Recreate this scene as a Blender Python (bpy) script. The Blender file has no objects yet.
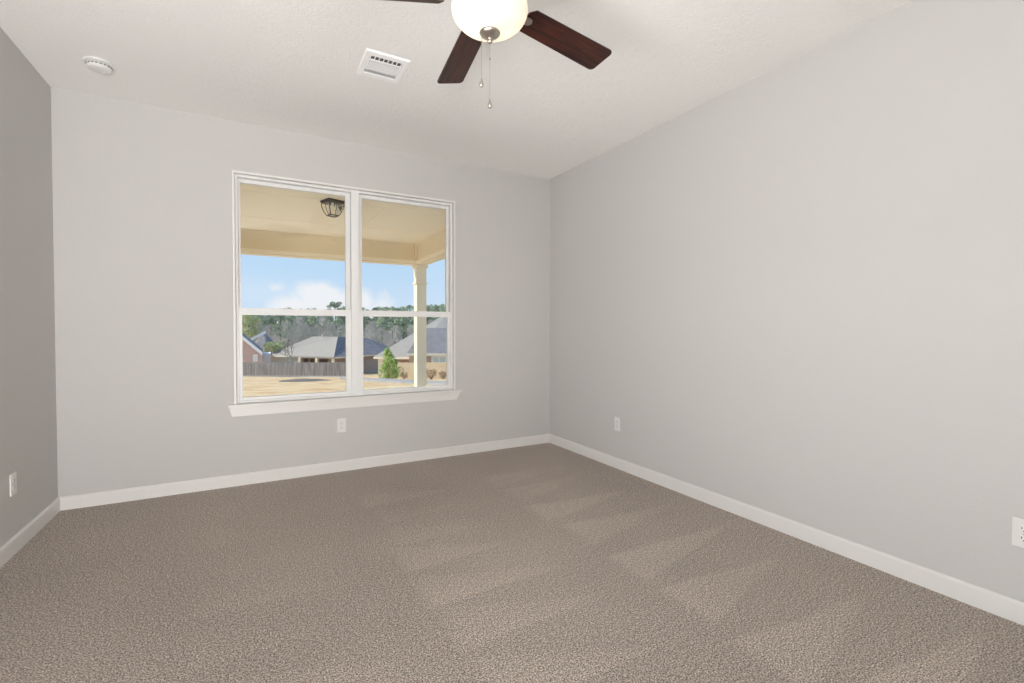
import bpy, bmesh, math, random
from mathutils import Vector, Matrix, noise

random.seed(7)
scn = bpy.context.scene
COL = scn.collection

# ------------------------------------------------------------------ camera
CAM = Vector((-2.72864, -4.11045, 1.19844))
FWD = Vector((0.48418975, 0.87474469, -0.01954503))
RGT = Vector((0.87492342, -0.48425954, 0.00130406))
UP = Vector((0.00832415, 0.01773182, 0.99980813))
cd = bpy.data.cameras.new('camera')
cam = bpy.data.objects.new('camera', cd)
COL.objects.link(cam)
cam.matrix_world = Matrix(((RGT.x, UP.x, -FWD.x, CAM.x), (RGT.y, UP.y, -FWD.y, CAM.y),
                           (RGT.z, UP.z, -FWD.z, CAM.z), (0, 0, 0, 1)))
cd.sensor_width = 36.0
cd.lens = 470.9226 * 36.0 / 1024.0
cd.shift_y = -4.53 / 1024.0
cd.clip_start = 0.05
cd.clip_end = 1500
scn.camera = cam

# ------------------------------------------------------------------ colour management
scn.view_settings.view_transform = 'Standard'
scn.view_settings.look = 'None'
scn.view_settings.gamma = 1.0
scn.view_settings.use_curve_mapping = False
scn.view_settings.exposure = 0.0
scn.cycles.max_bounces = 12
scn.cycles.diffuse_bounces = 8
scn.cycles.transparent_max_bounces = 16
scn.cycles.sample_clamp_indirect = 6.0
scn.cycles.caustics_reflective = False
scn.cycles.caustics_refractive = False

# ------------------------------------------------------------------ world: blue sky with cumulus
world = bpy.data.worlds.new('sky')
scn.world = world
world.use_nodes = True
nt = world.node_tree
nt.nodes.clear()


def N(tree, kind, **kw):
    n = tree.nodes.new(kind)
    for k, v in kw.items():
        setattr(n, k, v)
    return n


def L(tree, a, b):
    tree.links.new(a, b)


wo = N(nt, 'ShaderNodeOutputWorld')
bg = N(nt, 'ShaderNodeBackground')
tc = N(nt, 'ShaderNodeTexCoord')
sp = N(nt, 'ShaderNodeSeparateXYZ')
L(nt, tc.outputs['Generated'], sp.inputs[0])
rmp = N(nt, 'ShaderNodeValToRGB')
el = rmp.color_ramp.elements
el[0].position = 0.0
el[0].color = (0.72, 0.84, 1.0, 1)
el[1].position = 0.22
el[1].color = (0.42, 0.69, 1.0, 1)
e = el.new(0.10)
e.color = (0.56, 0.77, 1.0, 1)
e = el.new(0.8)
e.color = (0.16, 0.40, 0.85, 1)
L(nt, sp.outputs[2], rmp.inputs[0])


def wmath(op, a, b=None, clamp=False):
    m = N(nt, 'ShaderNodeMath', operation=op, use_clamp=clamp)
    for i, v in enumerate((a, b)):
        if v is None:
            continue
        if isinstance(v, (int, float)):
            m.inputs[i].default_value = v
        else:
            L(nt, v, m.inputs[i])
    return m.outputs[0]


def cloud_blob(dirv, rad, soft):
    """a cumulus heaped up around one direction of the sky"""
    sub = N(nt, 'ShaderNodeVectorMath', operation='SUBTRACT')
    L(nt, tc.outputs['Generated'], sub.inputs[0])
    sub.inputs[1].default_value = dirv
    sc = N(nt, 'ShaderNodeVectorMath', operation='MULTIPLY')
    L(nt, sub.outputs[0], sc.inputs[0])
    sc.inputs[1].default_value = (1, 1, 1.35)
    ln = N(nt, 'ShaderNodeVectorMath', operation='LENGTH')
    L(nt, sc.outputs[0], ln.inputs[0])
    d = wmath('SUBTRACT', rad, ln.outputs[1])
    return wmath('DIVIDE', d, soft)


nz = N(nt, 'ShaderNodeTexNoise')
nz.inputs['Scale'].default_value = 14.0
nz.inputs['Detail'].default_value = 6.0
nz.inputs['Roughness'].default_value = 0.55
L(nt, tc.outputs['Generated'], nz.inputs['Vector'])
nzc = wmath('MULTIPLY', wmath('SUBTRACT', nz.outputs['Fac'], 0.5), 5.0)


def dirn(px, py):
    d = FWD + RGT * ((px - 512) / 470.92) + UP * ((336.97 - py) / 470.92)
    return d.normalized()


b1 = cloud_blob(dirn(322, 298), 0.052, 0.014)
b2 = cloud_blob(dirn(296, 312), 0.055, 0.016)
b3 = cloud_blob(dirn(347, 306), 0.056, 0.016)
b4 = cloud_blob(dirn(276, 288), 0.010, 0.014)
b5 = cloud_blob(dirn(376, 318), 0.050, 0.03)
mx = wmath('MAXIMUM', wmath('MAXIMUM', wmath('MAXIMUM', b1, b2), wmath('MAXIMUM', b3, b4)), b5)
cl = wmath('ADD', mx, nzc)
cl = wmath('MULTIPLY', wmath('ADD', cl, 0.2), 0.6, clamp=True)
# thin streaks of high haze
nz2 = N(nt, 'ShaderNodeTexNoise')
nz2.inputs['Scale'].default_value = 3.0
nz2.inputs['Detail'].default_value = 4.0
mp = N(nt, 'ShaderNodeMapping')
mp.inputs['Scale'].default_value = (1, 1, 7)
L(nt, tc.outputs['Generated'], mp.inputs[0])
L(nt, mp.outputs[0], nz2.inputs['Vector'])
hz = wmath('MULTIPLY', wmath('SUBTRACT', nz2.outputs['Fac'], 0.45), 2.2, clamp=True)
hz = wmath('MULTIPLY', hz, 0.55)
mixh = N(nt, 'ShaderNodeMix', data_type='RGBA')
L(nt, hz, mixh.inputs[0])
L(nt, rmp.outputs[0], mixh.inputs[6])
mixh.inputs[7].default_value = (0.80, 0.90, 1.0, 1)
mixc = N(nt, 'ShaderNodeMix', data_type='RGBA')
L(nt, cl, mixc.inputs[0])
L(nt, mixh.outputs[2], mixc.inputs[6])
mixc.inputs[7].default_value = (0.93, 0.95, 1.0, 1)
L(nt, mixc.outputs[2], bg.inputs[0])
bg.inputs[1].default_value = 0.98
L(nt, bg.outputs[0], wo.inputs[0])

# ------------------------------------------------------------------ lights
sd = bpy.data.lights.new('sun', 'SUN')
sd.energy = 5.6
sd.angle = math.radians(0.6)
sd.color = (1.0, 0.93, 0.82)
sun = bpy.data.objects.new('sun', sd)
COL.objects.link(sun)
sun.rotation_euler = Vector((-0.85, 0.38, 0.72)).to_track_quat('Z', 'Y').to_euler()


def area(name, loc, aim, sx, sy, power, col):
    ld = bpy.data.lights.new(name, 'AREA')
    ld.shape = 'RECTANGLE'
    ld.size = sx
    ld.size_y = sy
    ld.energy = power
    ld.color = col
    o = bpy.data.objects.new(name, ld)
    COL.objects.link(o)
    o.location = loc
    o.rotation_euler = (-Vector(aim)).to_track_quat('Z', 'Y').to_euler()
    return o


RX0, RX1, RY0, RY1, RH = -3.8433, 0.0, -4.95, 0.0, 2.74
# added fill lights, shining in through made-up openings behind the camera
area('side_fill_light', (-4.32, -3.55, 0.72), (1, 0.25, 1.1), 1.95, 1.6, 195, (1.0, 0.985, 0.97))
area('rear_fill_light', (-2.75, -6.0, 0.45), (0, 0.75, 1.0), 2.8, 1.7, 700, (1.0, 0.98, 0.965))


# ------------------------------------------------------------------ materials
def mat(name, col, rough=0.6, metal=0.0, spec=0.5, n1=None, bump=None, nmix=None, emis=None, objrand=0.0):
    """n1=(scale, detail, colour2, contrast) noise colour variation; bump=(scale, strength, distance)"""
    m = bpy.data.materials.new(name)
    m.use_nodes = True
    t = m.node_tree
    b = t.nodes['Principled BSDF']
    b.inputs['Roughness'].default_value = rough
    b.inputs['Metallic'].default_value = metal
    b.inputs['Specular IOR Level'].default_value = spec
    b.inputs['Base Color'].default_value = (*col, 1)
    co = N(t, 'ShaderNodeTexCoord')
    out = None
    if n1:
        nn = N(t, 'ShaderNodeTexNoise')
        nn.inputs['Scale'].default_value = n1[0]
        nn.inputs['Detail'].default_value = n1[1]
        nn.inputs['Roughness'].default_value = 0.6
        if len(n1) > 4:
            mpn = N(t, 'ShaderNodeMapping')
            mpn.inputs['Scale'].default_value = n1[4]
            L(t, co.outputs['Object'], mpn.inputs[0])
            L(t, mpn.outputs[0], nn.inputs['Vector'])
        else:
            L(t, co.outputs['Object'], nn.inputs['Vector'])
        rp = N(t, 'ShaderNodeValToRGB')
        k = n1[3]
        rp.color_ramp.elements[0].position = 0.5 - k
        rp.color_ramp.elements[1].position = 0.5 + k
        rp.color_ramp.elements[0].color = (*col, 1)
        rp.color_ramp.elements[1].color = (*n1[2], 1)
        L(t, nn.outputs['Fac'], rp.inputs[0])
        out = rp.outputs[0]
    if objrand:
        oi = N(t, 'ShaderNodeObjectInfo')
        hs = N(t, 'ShaderNodeHueSaturation')
        mr = N(t, 'ShaderNodeMapRange')
        mr.inputs['To Min'].default_value = 1 - objrand
        mr.inputs['To Max'].default_value = 1 + objrand
        L(t, oi.outputs['Random'], mr.inputs[0])
        L(t, mr.outputs[0], hs.inputs['Value'])
        mr2 = N(t, 'ShaderNodeMapRange')
        mr2.inputs['To Min'].default_value = 0.5 + objrand * 0.08
        mr2.inputs['To Max'].default_value = 0.5 - objrand * 0.08
        L(t, oi.outputs['Random'], mr2.inputs[0])
        L(t, mr2.outputs[0], hs.inputs['Hue'])
        if out:
            L(t, out, hs.inputs['Color'])
        else:
            hs.inputs['Color'].default_value = (*col, 1)
        out = hs.outputs[0]
    if out:
        L(t, out, b.inputs['Base Color'])
    if bump:
        bn = N(t, 'ShaderNodeTexNoise')
        bn.inputs['Scale'].default_value = bump[0]
        bn.inputs['Detail'].default_value = 3
        L(t, co.outputs['Object'], bn.inputs['Vector'])
        bb = N(t, 'ShaderNodeBump')
        bb.inputs['Strength'].default_value = bump[1]
        bb.inputs['Distance'].default_value = bump[2]
        L(t, bn.outputs['Fac'], bb.inputs['Height'])
        L(t, bb.outputs[0], b.inputs['Normal'])
    if emis:
        b.inputs['Emission Color'].default_value = (*emis[0], 1)
        b.inputs['Emission Strength'].default_value = emis[1]
    return m


M = {}
M['wall'] = mat('greige_wall_paint', (0.575, 0.567, 0.552), 0.75, spec=0.25, bump=(95, 0.22, 0.004))
M['trim'] = mat('white_trim_paint', (0.76, 0.75, 0.73), 0.38, spec=0.45)
M['vinyl'] = mat('white_window_vinyl', (0.80, 0.80, 0.79), 0.4, spec=0.4)
M['plastic'] = mat('white_plastic', (0.75, 0.745, 0.725), 0.4)
M['slot'] = mat('dark_slot', (0.03, 0.03, 0.03), 0.6)
M['ventmetal'] = mat('white_painted_metal', (0.94, 0.94, 0.94), 0.4)
M['duct'] = mat('dark_duct', (0.10, 0.10, 0.10), 0.7)
M['nickel'] = mat('brushed_nickel', (0.50, 0.46, 0.41), 0.28, metal=1.0)
M['bronze'] = mat('oil_rubbed_bronze', (0.055, 0.04, 0.028), 0.45, metal=0.5)
M['porch'] = mat('cream_porch_paint', (0.90, 0.79, 0.60), 0.7, spec=0.25)
M['porchbeam'] = mat('tan_porch_paint', (0.80, 0.68, 0.48), 0.7, spec=0.25)
M['column'] = mat('ivory_column_paint', (0.82, 0.71, 0.53), 0.65, spec=0.25)
M['siding'] = mat('beige_siding', (0.80, 0.72, 0.58), 0.8)
M['concrete'] = mat('pale_concrete', (0.30, 0.29, 0.28), 0.9, n1=(1.5, 4, (0.38, 0.37, 0.35), 0.2))
M['bounce_slab'] = mat('bounce_slab_concrete', (0.62, 0.60, 0.56), 0.85, n1=(1.5, 4, (0.70, 0.68, 0.64), 0.2))  # pale so the slab throws light up under the porch
M['litter'] = mat('leaf_litter', (0.20, 0.17, 0.12), 0.95, n1=(0.2, 5, (0.30, 0.27, 0.20), 0.2))
M['dryleaf'] = mat('dry_brown_leaves', (0.42, 0.28, 0.17), 0.95, n1=(3, 3, (0.55, 0.42, 0.26), 0.2))
M['mulch'] = mat('dark_mulch', (0.09, 0.075, 0.06), 0.95, n1=(3, 4, (0.17, 0.14, 0.11), 0.2))
M['fencewood'] = mat('weathered_grey_fence_wood', (0.20, 0.185, 0.18), 0.9, n1=(1.2, 3, (0.42, 0.385, 0.36), 0.22, (3.5, 3.5, 0.4)))
M['tanfence'] = mat('tan_fence_boards', (0.60, 0.47, 0.30), 0.9, n1=(2, 3, (0.72, 0.58, 0.40), 0.2))
M['white'] = mat('white_exterior_trim', (0.90, 0.89, 0.86), 0.6)
M['cream'] = mat('cream_stucco', (0.86, 0.79, 0.63), 0.85)
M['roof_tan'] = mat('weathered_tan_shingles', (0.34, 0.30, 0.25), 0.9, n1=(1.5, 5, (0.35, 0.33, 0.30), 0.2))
M['roof_dark'] = mat('slate_and_shaded_shingles', (0.15, 0.145, 0.155), 0.9, n1=(1.5, 5, (0.23, 0.22, 0.23), 0.2))  # slate roofs, and roof slopes whose shade is painted in
M['darkglass'] = mat('dark_window_glass', (0.10, 0.08, 0.06), 0.15)
M['paleglass'] = mat('pale_blinds_behind_glass', (0.55, 0.66, 0.66), 0.3)
M['bark'] = mat('grey_brown_bark', (0.20, 0.16, 0.13), 0.95)
M['palebark'] = mat('pale_bare_branches', (0.36, 0.32, 0.28), 0.95, objrand=0.2)
M['pine'] = mat('hazy_pine_needles', (0.33, 0.41, 0.26), 0.9, n1=(0.35, 3, (0.52, 0.57, 0.42), 0.2), objrand=0.28)  # lightened and greyed to paint distance haze into the foliage
M['olive'] = mat('olive_leaves', (0.42, 0.47, 0.20), 0.9, n1=(0.6, 3, (0.62, 0.64, 0.34), 0.2), objrand=0.1)
M['bush'] = mat('fresh_green_leaves', (0.22, 0.38, 0.07), 0.85, n1=(3.0, 3, (0.58, 0.66, 0.22), 0.2))
M['twig'] = mat('grey_winter_twigs', (0.50, 0.46, 0.42), 0.95, objrand=0.18)


def brick(name, c1, c2, mortar, scale):
    m = mat(name, c1, 0.9)
    t = m.node_tree
    b = t.nodes['Principled BSDF']
    co = N(t, 'ShaderNodeTexCoord')
    br = N(t, 'ShaderNodeTexBrick')
    br.inputs['Color1'].default_value = (*c1, 1)
    br.inputs['Color2'].default_value = (*c2, 1)
    br.inputs['Mortar'].default_value = (*mortar, 1)
    br.inputs['Scale'].default_value = scale
    mpn = N(t, 'ShaderNodeMapping')
    mpn.inputs['Rotation'].default_value = (math.pi / 2, 0, 0)
    L(t, co.outputs['Object'], mpn.inputs[0])
    L(t, mpn.outputs[0], br.inputs['Vector'])
    L(t, br.outputs[0], b.inputs['Base Color'])
    return m


M['pinkbrick'] = brick('pink_brick', (0.64, 0.37, 0.30), (0.72, 0.45, 0.37), (0.72, 0.62, 0.56), 3.0)
M['purplebrick'] = brick('mauve_brick', (0.42, 0.29, 0.24), (0.50, 0.36, 0.30), (0.55, 0.48, 0.42), 3.0)


def ceiling_mat():
    m = mat('stomped_ceiling_texture', (0.885, 0.88, 0.865), 0.85, spec=0.2)
    t = m.node_tree
    b = t.nodes['Principled BSDF']
    co = N(t, 'ShaderNodeTexCoord')
    # crow's-foot brush stamps: streaks that radiate from each stamp centre
    vo = N(t, 'ShaderNodeTexVoronoi', feature='F1')
    vo.inputs['Scale'].default_value = 5.5
    L(t, co.outputs['Object'], vo.inputs['Vector'])
    sub = N(t, 'ShaderNodeVectorMath', operation='SUBTRACT')
    L(t, co.outputs['Object'], sub.inputs[0])
    L(t, vo.outputs['Position'], sub.inputs[1])
    sx = N(t, 'ShaderNodeSeparateXYZ')
    L(t, sub.outputs[0], sx.inputs[0])
    at = N(t, 'ShaderNodeMath', operation='ARCTAN2')
    L(t, sx.outputs[0], at.inputs[0])
    L(t, sx.outputs[1], at.inputs[1])
    cx = N(t, 'ShaderNodeCombineXYZ')
    mu = N(t, 'ShaderNodeMath', operation='MULTIPLY')
    mu.inputs[1].default_value = 4.0
    L(t, at.outputs[0], mu.inputs[0])
    L(t, mu.outputs[0], cx.inputs[0])
    mu2 = N(t, 'ShaderNodeMath', operation='MULTIPLY')
    mu2.inputs[1].default_value = 7.0
    L(t, vo.outputs['Distance'], mu2.inputs[0])
    L(t, mu2.outputs[0], cx.inputs[1])
    L(t, vo.outputs['Color'], cx.inputs[2])
    n2 = N(t, 'ShaderNodeTexNoise')
    n2.inputs['Scale'].default_value = 2.2
    n2.inputs['Detail'].default_value = 4
    n2.inputs['Distortion'].default_value = 0.8
    L(t, cx.outputs[0], n2.inputs['Vector'])
    n3 = N(t, 'ShaderNodeTexNoise')
    n3.inputs['Scale'].default_value = 45
    n3.inputs['Detail'].default_value = 4
    L(t, co.outputs['Object'], n3.inputs['Vector'])
    ad = N(t, 'ShaderNodeMath', operation='ADD')
    L(t, n2.outputs['Fac'], ad.inputs[0])
    mu3 = N(t, 'ShaderNodeMath', operation='MULTIPLY')
    mu3.inputs[1].default_value = 0.35
    L(t, n3.outputs['Fac'], mu3.inputs[0])
    L(t, mu3.outputs[0], ad.inputs[1])
    bb = N(t, 'ShaderNodeBump')
    bb.inputs['Strength'].default_value = 0.34
    bb.inputs['Distance'].default_value = 0.016
    L(t, ad.outputs[0], bb.inputs['Height'])
    L(t, bb.outputs[0], b.inputs['Normal'])
    return m


M['ceiling'] = ceiling_mat()


def carpet_mat():
    m = mat('brown_cut_pile_carpet', (0.3, 0.25, 0.21), 0.95, spec=0.1)
    t = m.node_tree
    b = t.nodes['Principled BSDF']
    b.inputs['Sheen Weight'].default_value = 0.15
    b.inputs['Sheen Roughness'].default_value = 0.6
    co = N(t, 'ShaderNodeTexCoord')
    fine = N(t, 'ShaderNodeTexNoise')
    fine.inputs['Scale'].default_value = 175
    fine.inputs['Detail'].default_value = 5
    fine.inputs['Roughness'].default_value = 0.75
    L(t, co.outputs['Object'], fine.inputs['Vector'])
    rp = N(t, 'ShaderNodeValToRGB')
    rp.color_ramp.elements[0].position = 0.42
    rp.color_ramp.elements[1].position = 0.58
    rp.color_ramp.elements[0].color = (0.085, 0.066, 0.053, 1)
    rp.color_ramp.elements[1].color = (0.93, 0.80, 0.70, 1)
    L(t, fine.outputs['Fac'], rp.inputs[0])
    med = N(t, 'ShaderNodeTexNoise')
    med.inputs['Scale'].default_value = 60
    med.inputs['Detail'].default_value = 3
    med.inputs['Roughness'].default_value = 0.8
    L(t, co.outputs['Object'], med.inputs['Vector'])
    mm = N(t, 'ShaderNodeMapRange')
    mm.inputs['From Min'].default_value = 0.35
    mm.inputs['From Max'].default_value = 0.65
    mm.inputs['To Min'].default_value = -0.22
    mm.inputs['To Max'].default_value = 0.22
    L(t, med.outputs['Fac'], mm.inputs[0])
    big = N(t, 'ShaderNodeTexNoise')
    big.inputs['Scale'].default_value = 1.6
    big.inputs['Detail'].default_value = 4
    L(t, co.outputs['Object'], big.inputs['Vector'])
    at = N(t, 'ShaderNodeAttribute', attribute_name='nap')
    mr = N(t, 'ShaderNodeMapRange')
    mr.inputs['To Min'].default_value = 0.86
    mr.inputs['To Max'].default_value = 1.12
    L(t, big.outputs['Fac'], mr.inputs[0])
    ml = N(t, 'ShaderNodeMath', operation='MULTIPLY')
    ml.inputs[1].default_value = 0.24
    L(t, at.outputs['Fac'], ml.inputs[0])
    ad = N(t, 'ShaderNodeMath', operation='ADD')
    L(t, mr.outputs[0], ad.inputs[0])
    L(t, ml.outputs[0], ad.inputs[1])
    ad2 = N(t, 'ShaderNodeMath', operation='ADD')
    L(t, ad.outputs[0], ad2.inputs[0])
    L(t, mm.outputs[0], ad2.inputs[1])
    ad = ad2
    mx_ = N(t, 'ShaderNodeVectorMath', operation='SCALE')
    L(t, rp.outputs[0], mx_.inputs[0])
    L(t, ad.outputs[0], mx_.inputs['Scale'])
    L(t, mx_.outputs[0], b.inputs['Base Color'])
    bb = N(t, 'ShaderNodeBump')
    bb.inputs['Strength'].default_value = 0.8
    bb.inputs['Distance'].default_value = 0.012
    L(t, fine.outputs['Fac'], bb.inputs['Height'])
    L(t, bb.outputs[0], b.inputs['Normal'])
    return m


M['carpet'] = carpet_mat()


def walnut_mat():
    m = mat('dark_walnut_blade', (0.05, 0.02, 0.015), 0.32, spec=0.3)
    t = m.node_tree
    b = t.nodes['Principled BSDF']
    co = N(t, 'ShaderNodeTexCoord')
    mpn = N(t, 'ShaderNodeMapping')
    mpn.inputs['Scale'].default_value = (3, 45, 3)
    L(t, co.outputs['Object'], mpn.inputs[0])
    nn = N(t, 'ShaderNodeTexNoise')
    nn.inputs['Scale'].default_value = 1.6
    nn.inputs['Detail'].default_value = 5
    nn.inputs['Distortion'].default_value = 0.6
    L(t, mpn.outputs[0], nn.inputs['Vector'])
    rp = N(t, 'ShaderNodeValToRGB')
    rp.color_ramp.elements[0].position = 0.35
    rp.color_ramp.elements[1].position = 0.68
    rp.color_ramp.elements[0].color = (0.012, 0.004, 0.004, 1)
    rp.color_ramp.elements[1].color = (0.070, 0.018, 0.010, 1)
    L(t, nn.outputs['Fac'], rp.inputs[0])
    L(t, rp.outputs[0], b.inputs['Base Color'])
    return m


M['walnut'] = walnut_mat()


def glass_mat(name, tint=(1, 1, 1), rough=0.0, ior=1.4):
    m = bpy.data.materials.new(name)
    m.use_nodes = True
    t = m.node_tree
    t.nodes.clear()
    o = N(t, 'ShaderNodeOutputMaterial')
    tr = N(t, 'ShaderNodeBsdfTransparent')
    tr.inputs[0].default_value = (*tint, 1)
    gl = N(t, 'ShaderNodeBsdfGlossy')
    gl.inputs['Roughness'].default_value = rough
    fr = N(t, 'ShaderNodeFresnel')
    fr.inputs[0].default_value = ior
    mxs = N(t, 'ShaderNodeMixShader')
    L(t, fr.outputs[0], mxs.inputs[0])
    L(t, tr.outputs[0], mxs.inputs[1])
    L(t, gl.outputs[0], mxs.inputs[2])
    L(t, mxs.outputs[0], o.inputs[0])
    return m


M['glass'] = glass_mat('window_glass', (0.985, 0.99, 0.985))
M['lampglass'] = glass_mat('seeded_lantern_glass', (0.99, 0.98, 0.95), 0.1, 1.12)


def bowl_mat():
    m = bpy.data.materials.new('alabaster_glass')
    m.use_nodes = True
    t = m.node_tree
    t.nodes.clear()
    o = N(t, 'ShaderNodeOutputMaterial')
    co = N(t, 'ShaderNodeTexCoord')
    nn = N(t, 'ShaderNodeTexNoise')
    nn.inputs['Scale'].default_value = 9
    nn.inputs['Detail'].default_value = 4
    nn.inputs['Distortion'].default_value = 1.2
    L(t, co.outputs['Object'], nn.inputs['Vector'])
    rp = N(t, 'ShaderNodeValToRGB')
    rp.color_ramp.elements[0].position = 0.3
    rp.color_ramp.elements[1].position = 0.7
    rp.color_ramp.elements[0].color = (0.88, 0.80, 0.70, 1)
    rp.color_ramp.elements[1].color = (0.97, 0.94, 0.88, 1)
    L(t, nn.outputs['Fac'], rp.inputs[0])
    tr = N(t, 'ShaderNodeBsdfTranslucent')
    df = N(t, 'ShaderNodeBsdfDiffuse')
    gl = N(t, 'ShaderNodeBsdfGlossy')
    gl.inputs['Roughness'].default_value = 0.25
    L(t, rp.outputs[0], tr.inputs[0])
    L(t, rp.outputs[0], df.inputs[0])
    m1 = N(t, 'ShaderNodeMixShader')
    m1.inputs[0].default_value = 0.5
    L(t, tr.outputs[0], m1.inputs[1])
    L(t, df.outputs[0], m1.inputs[2])
    m2 = N(t, 'ShaderNodeMixShader')
    m2.inputs[0].default_value = 0.04
    L(t, m1.outputs[0], m2.inputs[1])
    L(t, gl.outputs[0], m2.inputs[2])
    L(t, m2.outputs[0], o.inputs[0])
    return m


M['bowl'] = bowl_mat()


def lawn_mat():
    m = mat('dry_winter_lawn', (0.6, 0.5, 0.3), 0.95, spec=0.1)
    t = m.node_tree
    b = t.nodes['Principled BSDF']
    co = N(t, 'ShaderNodeTexCoord')
    nn = N(t, 'ShaderNodeTexNoise')
    nn.inputs['Scale'].default_value = 0.9
    nn.inputs['Detail'].default_value = 8
    nn.inputs['Roughness'].default_value = 0.65
    L(t, co.outputs['Object'], nn.inputs['Vector'])
    rp = N(t, 'ShaderNodeValToRGB')
    rp.color_ramp.elements[0].position = 0.35
    rp.color_ramp.elements[1].position = 0.68
    rp.color_ramp.elements[0].color = (0.50, 0.30, 0.15, 1)
    rp.color_ramp.elements[1].color = (0.72, 0.60, 0.37, 1)
    L(t, nn.outputs['Fac'], rp.inputs[0])
    L(t, rp.outputs[0], b.inputs['Base Color'])
    return m


M['lawn'] = lawn_mat()


# ------------------------------------------------------------------ mesh helpers
def bm_obj(name, bm, m, parent=None, loc=None, smooth=False):
    me = bpy.data.meshes.new(name)
    bm.normal_update()
    bm.to_mesh(me)
    bm.free()
    if smooth:
        for p in me.polygons:
            p.use_smooth = True
    if isinstance(m, (list, tuple)):
        for x in m:
            me.materials.append(x)
    else:
        me.materials.append(m)
    o = bpy.data.objects.new(name, me)
    COL.objects.link(o)
    if parent is not None:
        o.parent = parent
    if loc is not None:
        o.location = loc
    return o


def NB():
    return bmesh.new()


def box(bm, x0, x1, y0, y1, z0, z1, bev=0.0, mi=0):
    vs = [bm.verts.new(p) for p in ((x0, y0, z0), (x1, y0, z0), (x1, y1, z0), (x0, y1, z0),
                                    (x0, y0, z1), (x1, y0, z1), (x1, y1, z1), (x0, y1, z1))]
    fs = [bm.faces.new([vs[i] for i in f]) for f in
          ((3, 2, 1, 0), (4, 5, 6, 7), (0, 1, 5, 4), (1, 2, 6, 5), (2, 3, 7, 6), (3, 0, 4, 7))]
    for f in fs:
        f.material_index = mi
    if bev > 0:
        eds = {e_ for f in fs for e_ in f.edges}
        bmesh.ops.bevel(bm, geom=list(eds), offset=bev, segments=2, affect='EDGES', profile=0.6)
    return vs


def lathe(bm, prof, seg=48, c=(0, 0, 0), mi=0, arc=None):
    """prof = [(r, z), ...] turned about z"""
    rings = []
    for r, z in prof:
        if r < 1e-6:
            rings.append([bm.verts.new((c[0], c[1], c[2] + z))])
        else:
            rings.append([bm.verts.new((c[0] + r * math.cos(2 * math.pi * i / seg),
                                        c[1] + r * math.sin(2 * math.pi * i / seg), c[2] + z)) for i in range(seg)])
    for a, b in zip(rings, rings[1:]):
        for i in range(seg):
            j = (i + 1) % seg
            q = [a[i % len(a)], a[j % len(a)], b[j % len(b)], b[i % len(b)]]
            u = []
            for v in q:
                if v not in u:
                    u.append(v)
            if len(u) > 2:
                bm.faces.new(u).material_index = mi


def tube(bm, pts, rad, seg=8, mi=0):
    """a round tube through pts; rad a number or a list"""
    pts = [Vector(p) for p in pts]
    n = len(pts)
    rads = rad if isinstance(rad, (list, tuple)) else [rad] * n
    rings = []
    for i, p in enumerate(pts):
        d = (pts[min(i + 1, n - 1)] - pts[max(i - 1, 0)]).normalized()
        a = Vector((0, 0, 1)) if abs(d.z) < 0.9 else Vector((1, 0, 0))
        u = d.cross(a).normalized()
        v = d.cross(u)
        rings.append([bm.verts.new(p + (u * math.cos(2 * math.pi * k / seg) + v * math.sin(2 * math.pi * k / seg)) * rads[i])
                      for k in range(seg)])
    for a, b in zip(rings, rings[1:]):
        for k in range(seg):
            bm.faces.new((a[k], a[(k + 1) % seg], b[(k + 1) % seg], b[k])).material_index = mi
    bm.faces.new(rings[0])
    bm.faces.new(rings[-1][::-1])


def prism(bm, poly, off):
    """extrude a closed polygon (list of 3D points) by the vector off"""
    off = Vector(off)
    a = [bm.verts.new(Vector(p)) for p in poly]
    b = [bm.verts.new(Vector(p) + off) for p in poly]
    n = len(a)
    bm.faces.new(a[::-1])
    bm.faces.new(b)
    for i in range(n):
        bm.faces.new((a[i], a[(i + 1) % n], b[(i + 1) % n], b[i]))


def fix(bm):
    bmesh.ops.recalc_face_normals(bm, faces=bm.faces[:])
    return bm


def tag(o, label=None, cat=None, group=None, kind=None):
    if label:
        o['label'] = label
    if cat:
        o['category'] = cat
    if group:
        o['group'] = group
    if kind:
        o['kind'] = kind
    return o


def struct(o, label=None):
    o['kind'] = 'structure'
    if label:
        o['label'] = label
    return o


def empty(name, loc, label=None, cat=None, group=None, rz=0.0):
    o = bpy.data.objects.new(name, None)
    COL.objects.link(o)
    o.location = loc
    o.rotation_euler = (0, 0, rz)
    o.empty_display_size = 0.1
    return tag(o, label, cat, group)


# ------------------------------------------------------------------ room shell
T = 0.15
WX0, WX1, WZ0, WZ1 = -2.842, -1.064, 0.605, 2.370     # window opening in the back wall

bm = NB()
box(bm, RX0 - T, WX0, 0, T, -0.1, RH + 0.1)
box(bm, WX1, RX1 + T, 0, T, -0.1, RH + 0.1)
box(bm, WX0, WX1, 0, T, -0.1, WZ0)
box(bm, WX0, WX1, 0, T, WZ1, RH + 0.1)
struct(bm_obj('wall_back', bm, M['wall']), 'greige back wall around the double window')

bm = NB()
box(bm, RX1, RX1 + T, RY0 - T, RY1, -0.1, RH + 0.1)
struct(bm_obj('wall_right', bm, M['wall']), 'long greige wall on the right')

SW0, SW1, SZ0, SZ1 = -4.60, -2.64, 0.605, 2.32          # added opening behind the camera, lets the side fill in
bm = NB()
box(bm, RX0 - T, RX0, RY0 - T, SW0, -0.1, RH + 0.1)
box(bm, RX0 - T, RX0, SW1, RY1, -0.1, RH + 0.1)
box(bm, RX0 - T, RX0, SW0, SW1, -0.1, SZ0)
box(bm, RX0 - T, RX0, SW0, SW1, SZ1, RH + 0.1)
struct(bm_obj('wall_left', bm, M['wall']), 'greige wall on the left')

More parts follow.
